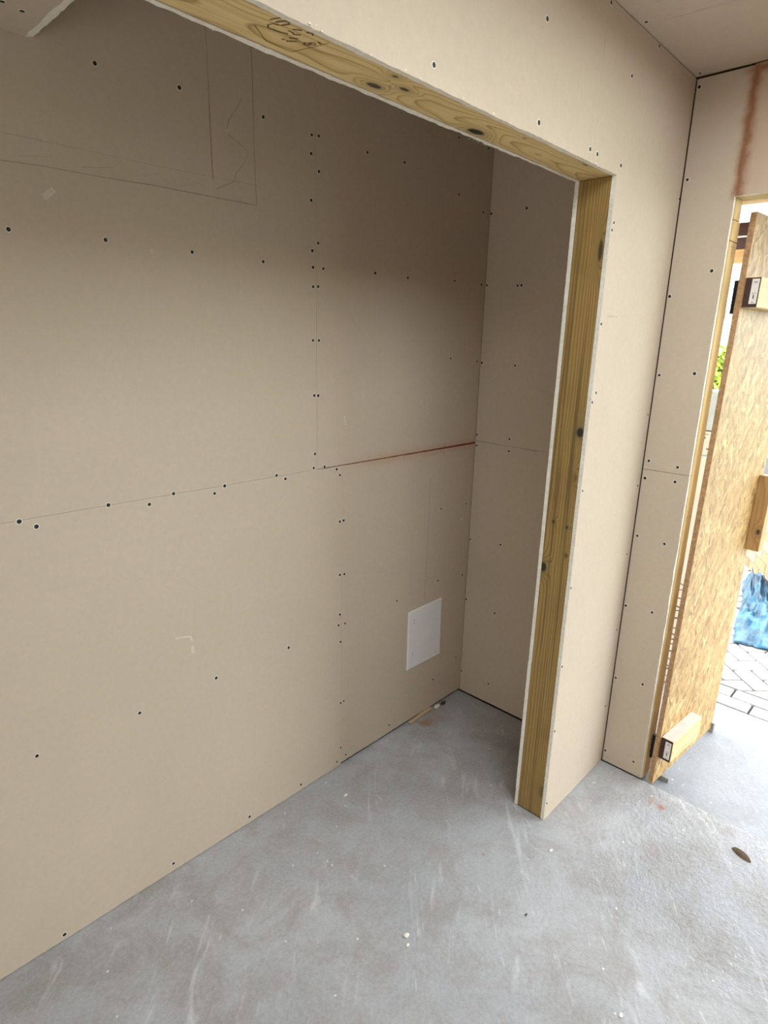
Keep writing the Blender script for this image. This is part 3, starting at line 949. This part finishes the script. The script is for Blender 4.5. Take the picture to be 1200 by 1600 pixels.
box('label_band', (0.8535, 0.8548, -0.718, -0.272, 1.158, 1.262), M_pack, pk2)
bm = bmesh.new()
for q in (((-0.69, 1.262), (-0.63, 1.262), (-0.63, 1.268), (-0.69, 1.268)), ((-0.672, 1.236), (-0.661, 1.218), (-0.650, 1.236)),
          ((-0.68, 1.247), (-0.64, 1.247), (-0.64, 1.250), (-0.68, 1.250)), ((-0.69, 1.180), (-0.68, 1.180), (-0.68, 1.186), (-0.69, 1.186))):
    bm.faces.new([bm.verts.new((0.8531, y, z)) for y, z in q])
mesh_obj('printed_marks', bm, M_packprint, pk2)['kind'] = 'stuff'

# ------------------------------------------------------------------ low brick wall
A = Vector((2.30, -0.99, 0))
Bq = Vector((4.05, -0.012, 0))
ang = math.atan2(Bq.y - A.y, Bq.x - A.x)
bw = empty('garden_wall', (3.15, -0.5, -0.02))
tag(bw, 'low orange brick wall beyond the paving', 'brick wall', kind='structure')
M_brick = [plain('brick_' + n, c, 0.85, nscale=50, namp=0.2, bscale=90, bstr=0.5, bdist=0.003)
           for n, c in (('orange', (0.50, 0.20, 0.095)), ('salmon', (0.52, 0.26, 0.15)), ('red', (0.42, 0.15, 0.075)))]
M_mortar = plain('mortar', (0.34, 0.24, 0.18), 0.95, nscale=80, namp=0.15)
bmesh_list = []
for m in M_brick:
    bm = bmesh.new()
    add_box(bm, -0.1075, 0.1075, -0.051, 0.051, -0.0325, 0.0325, bev=0.003)
    bmesh.ops.recalc_face_normals(bm, faces=bm.faces)
    me = bpy.data.meshes.new('brick')
    bm.to_mesh(me)
    bm.free()
    me.materials.append(m)
    bmesh_list.append(me)
L = (Bq - A).length
dirv = (Bq - A) / L
for c in range(9):
    n = int(L / 0.225)
    for k in range(n):
        s = 0.1125 + k * 0.225 + (0.1125 if c % 2 else 0)
        p_ = A + dirv * s
        o = bpy.data.objects.new('brick', random.choice(bmesh_list))
        o.location = (p_.x, p_.y, 0.0135 + c * 0.075)
        o.rotation_euler = (0, 0, ang + random.uniform(-0.006, 0.006))
        COL.objects.link(o)
        under(o, bw)
bm = bmesh.new()
add_box(bm, 0.01, L - 0.06, -0.043, 0.043, -0.0185, 0.0135 + 8.45 * 0.075)
bmesh.ops.transform(bm, matrix=Matrix.Translation(A) @ Matrix.Rotation(ang, 4, 'Z'), verts=bm.verts)
mesh_obj('mortar_bed', bm, M_mortar, bw)

# ------------------------------------------------------------------ crumpled tarpaulin
def tarp():
    m, nt, b = new_mat('blue_tarpaulin')
    v, xyz = obj_coords(nt)
    n = noise(nt, v, 9, 4, 0.6)
    nt.links.new(ramp(nt, n, [(0.30, (0.004, 0.022, 0.04)), (0.52, (0.012, 0.08, 0.14)), (0.66, (0.05, 0.19, 0.30)), (0.8, (0.22, 0.40, 0.50))]), b.inputs['Base Color'])
    b.inputs['Roughness'].default_value = 0.32
    bump(nt, noise(nt, v, 40, 3, 0.6), 0.4, 0.004, b)
    bm = bmesh.new()
    nu, nv = 44, 34
    from mathutils import noise as mn
    g = []
    for i in range(nu + 1):
        row = []
        for j in range(nv + 1):
            u, w = i / nu, j / nv
            # lies on the paving, climbs the brick wall behind
            x = 1.58 + 1.12 * u + 0.05 * w
            yt, yb = -0.79 + 0.22 * u, max(-1.15, -0.69 + 0.559 * (x - 2.84) + 0.11)
            y = yt + (min(yb, yt - 0.02) - yt) * w
            q = Vector((u * 4.0, w * 4.0, 1.7))
            f1 = mn.noise(q)
            f2 = mn.noise(q * 2.4 + Vector((5, 1, 2)))
            ridge = 1.0 - abs(mn.noise(Vector((u * 3.2 + 2.2 * w, w * 2.2 - u * 1.5, 4.2)))) * 2.2
            ridge2 = 1.0 - abs(mn.noise(Vector((u * 8.5 - 3.0 * w, w * 5.0 + u * 3.5, 9.1)))) * 3.0
            edge = min(1, 6 * min(u, 1 - u)) * min(1, 6 * min(w, 1 - w))
            z = -0.012 + (0.02 + 0.07 * max(0, ridge) ** 2.0 + 0.03 * (f1 + 0.4) + 0.045 * max(0, ridge2) ** 1.5) * (0.05 + 0.95 * edge)
            z += 0.07 * math.exp(-((u - 0.75) / 0.16) ** 2 - ((w - 0.35) / 0.3) ** 2)
            row.append(bm.verts.new((x + 0.03 * f2, y + 0.015 * f1, max(z, -0.010))))
        g.append(row)
    for i in range(nu):
        for j in range(nv):
            bm.faces.new((g[i][j], g[i + 1][j], g[i + 1][j + 1], g[i][j + 1]))
    o = mesh_obj('tarpaulin', bm, m)
    for p in o.data.polygons:
        p.use_smooth = True
    md = o.modifiers.new('thickness', 'SOLIDIFY')
    md.thickness = 0.002
    tag(o, 'crumpled blue tarpaulin lying on the block paving by the brick wall', 'tarpaulin')


tarp()

# ------------------------------------------------------------------ garden background seen through the hinge gap
gd = empty('ground', (10, 0, -0.1))
tag(gd, 'open ground beyond the paving', 'ground', kind='structure')
box('lawn', (9.0, 60.0, -40, 40, -0.2, -0.06), plain('grass', (0.12, 0.20, 0.05), 0.9, nscale=4, namp=0.3), gd)
box('lawn', (-30.0, 8.999, 6.0, 40, -0.2, -0.06), bpy.data.materials['grass'], gd)
box('lawn', (-30.0, 8.999, -40, -6.0, -0.2, -0.06), bpy.data.materials['grass'], gd)
hg = empty('hedge', (6.2, 1.2, -0.05))
tag(hg, 'bright yellow-green leafy hedge beyond the garden', 'hedge')
M_leaf = plain('hedge_leaf', (0.36, 0.46, 0.05), 0.6, nscale=5, namp=0.45)
bm = bmesh.new()
for i in range(9000):
    x, y = random.uniform(5.9, 6.7), random.uniform(0.2, 4.5)
    z = random.uniform(0.0, 1.0) ** 0.7 * (1.72 + 0.10 * math.sin(y * 5) + 0.06 * math.sin(y * 13))
    if random.random() < 0.6:
        x = 5.9 + abs(random.gauss(0, 0.06))
    r = random.uniform(0.02, 0.045)
    a = Vector((random.gauss(-0.6, 0.6), random.gauss(0, 0.6), random.gauss(0.5, 0.6))).normalized()
    t1 = a.orthogonal().normalized()
    t2 = a.cross(t1)
    p_ = Vector((x, y, z))
    bm.faces.new([bm.verts.new(p_ + t1 * r * 1.5), bm.verts.new(p_ + t2 * r * 0.6), bm.verts.new(p_ - t1 * r * 1.5), bm.verts.new(p_ - t2 * r * 0.6)])
me = bpy.data.meshes.new('foliage')
bm.to_mesh(me)
bm.free()
me.materials.append(M_leaf)
o = bpy.data.objects.new('foliage', me)
COL.objects.link(o)
o['kind'] = 'stuff'
under(o, hg)
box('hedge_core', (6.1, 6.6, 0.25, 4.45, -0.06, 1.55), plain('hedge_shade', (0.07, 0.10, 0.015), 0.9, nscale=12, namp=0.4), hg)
hs = empty('neighbour_house', (14, 4, -0.06))
tag(hs, 'white rendered house with dark bands far beyond the hedge', 'house')
M_rend = plain('white_render', (0.85, 0.85, 0.84), 0.8, nscale=3, namp=0.04)
M_slate = plain('dark_band', (0.22, 0.18, 0.16), 0.7)
box('wall', (13.0, 18.0, -1.0, 9.0, -0.06, 3.55), M_rend, hs)
box('band_course', (12.96, 12.999, -1.0, 9.0, 2.25, 2.42), M_slate, hs)
box('eaves_board', (12.85, 18.1, -1.1, 9.1, 3.5505, 3.72), M_slate, hs)
bm = bmesh.new()
a = [bm.verts.new(q) for q in ((12.85, -1.1, 3.7205), (18.1, -1.1, 3.7205), (18.1, 9.1, 3.7205), (12.85, 9.1, 3.7205), (15.5, 0.5, 5.2), (15.5, 7.5, 5.2))]
for f in ((0, 1, 4), (1, 2, 5, 4), (2, 3, 5), (3, 0, 4, 5), (0, 3, 2, 1)):
    bm.faces.new([a[i] for i in f])
mesh_obj('hipped_roof', bm, plain('roof_slate', (0.16, 0.15, 0.15), 0.8, nscale=8, namp=0.25), hs)

# ------------------------------------------------------------------ small things
pl = empty('access_panel', (-0.288, -0.003, 0.402))
tag(pl, 'white rectangular access plate fixed low on the back wall', 'plate')
M_plate = plain('white_plastic_plate', (0.72, 0.69, 0.66), 0.5, nscale=9, namp=0.04)
bm = bmesh.new()
q0 = [(-0.3985, 0.270), (-0.178, 0.268), (-0.184, 0.541), (-0.4005, 0.539)]
fr = [bm.verts.new((x, -0.0065, z)) for x, z in q0]
bk = [bm.verts.new((x + (0.001 if x > -0.3 else -0.001), -0.0003, z + (0.001 if z > 0.4 else -0.001))) for x, z in q0]
bm.faces.new(fr)
bm.faces.new(bk[::-1])
for i in range(4):
    bm.faces.new((fr[i], fr[(i + 1) % 4], bk[(i + 1) % 4], bk[i]))
bmesh.ops.bevel(bm, geom=[e for e in bm.edges if e.verts[0] in fr and e.verts[1] in fr], offset=0.002, segments=2, affect='EDGES')
mesh_obj('cover_plate', bm, M_plate, pl)
for s in ([(-0.368, 0.500), (-0.366, 0.478)], [(-0.372, 0.352), (-0.370, 0.330)]):
    ribbon('scuff_mark', s, 0.003, M_pencil_lt, pl, 'Y', -0.0066)

M_lath = timber_mat('lath', (0, 1, 2), (0.55, 0.42, 0.24), (0.45, 0.32, 0.16), (0.3, 0.2, 0.1), pith=(0, 0.05), freq=200, wob=0.02)
bm = bmesh.new()
add_box(bm, -0.380, -0.222, -0.020, -0.004, 0.004, 0.011, bev=0.001)
for v in bm.verts:
    v.co.y += (v.co.x + 0.3) * 0.05 + 0.003
    v.co.z += random.uniform(-0.0006, 0.0006)
tag(mesh_obj('timber_lath', bm, M_lath), 'thin pale timber lath pushed under the back wall', 'lath')


def lump(name, loc, dims, mat, label, cat, seed, sub=2, rz=0.0, group=None):
    from mathutils import noise as mn
    bm = bmesh.new()
    bmesh.ops.create_icosphere(bm, subdivisions=sub, radius=1.0)
    for v in bm.verts:
        k = 1 + 0.45 * mn.noise(v.co * 1.6 + Vector((seed, seed * 2.0, 0)))
        c = v.co * k
        v.co = Vector((c.x * dims[0], c.y * dims[1], c.z * dims[2]))
    z0 = min(v.co.z for v in bm.verts)
    for v in bm.verts:
        v.co.z -= z0
    o = mesh_obj(name, bm, mat)
    o.location = loc
    o.rotation_euler = (0, 0, rz)
    return tag(o, label, cat, group)


lump('plaster_lump', (-0.190, -0.016, 0.0), (0.020, 0.009, 0.006), M_gyp, 'pale plaster lump beside the lath at the foot of the back wall', 'plaster', 1.3)
lump('earth_clod', (-0.150, -0.020, 0.0), (0.015, 0.010, 0.006), plain('dark_earth', (0.05, 0.035, 0.025), 0.95), 'dark crumb of earth in the corner of the alcove floor', 'clod', 5.1)
# split chip of bark by the doorway
M_bark = plain('brown_bark', (0.10, 0.062, 0.036), 0.75, nscale=120, namp=0.4, bscale=200, bstr=0.6, bdist=0.002)
bm = bmesh.new()
n = 12
rows = []
for i in range(n + 1):
    t = i / n
    w = 0.0135 * math.sin(math.pi * min(1, 0.06 + t * 0.9)) ** 0.6
    x = -0.033 + 0.066 * t
    rows.append([bm.verts.new((x, -w, 0.0)), bm.verts.new((x, -w * 0.3, 0.006 * math.sin(math.pi * t) + 0.0015)), bm.verts.new((x, w * 0.55, 0.010 * math.sin(math.pi * t) ** 0.5 + 0.001)), bm.verts.new((x, w, 0.0))])
for a, b in zip(rows, rows[1:]):
    for k in range(3):
        bm.faces.new((a[k], b[k], b[k + 1], a[k + 1]))
    bm.faces.new((a[3], b[3], b[0], a[0]))
bm.faces.new(rows[0])
bm.faces.new(rows[-1])
o = mesh_obj('wood_chip', bm, M_bark)
o.location = (-0.127, -1.268, 0.0005)
o.rotation_euler = (0, 0, math.radians(-112))
tag(o, 'dark brown bark chip on the floor by the threshold', 'wood chip')
lump('plaster_flake', (-0.564, -0.806, 0), (0.008, 0.004, 0.0015), M_gyp, 'tiny white plaster flake on the floor near the foot of the timber post', 'flake', 2.2)
lump('plaster_flake', (-1.131, -0.665, 0), (0.009, 0.007, 0.002), M_gyp, 'larger white plaster flake on open floor in front of the alcove', 'flake', 3.7)
lump('plaster_flake', (-1.150, -0.687, 0), (0.006, 0.004, 0.0015), M_gyp, 'smaller white flake next to the larger flake before the alcove', 'flake', 4.4)
lump('plaster_flake', (-0.910, -1.193, 0), (0.007, 0.005, 0.0015), M_gyp, 'white plaster flake lying nearest the bottom edge of the photo', 'flake', 6.4)
lump('grit', (-0.833, -0.873, 0), (0.005, 0.003, 0.002), M_bark, 'small dark speck of grit in the middle of the floor', 'grit', 7.4)
lump('debris_scrap', (-0.876, -0.136, 0), (0.009, 0.004, 0.002), M_gyp, 'small pale scrap on the shaded alcove floor', 'scrap', 8.1)
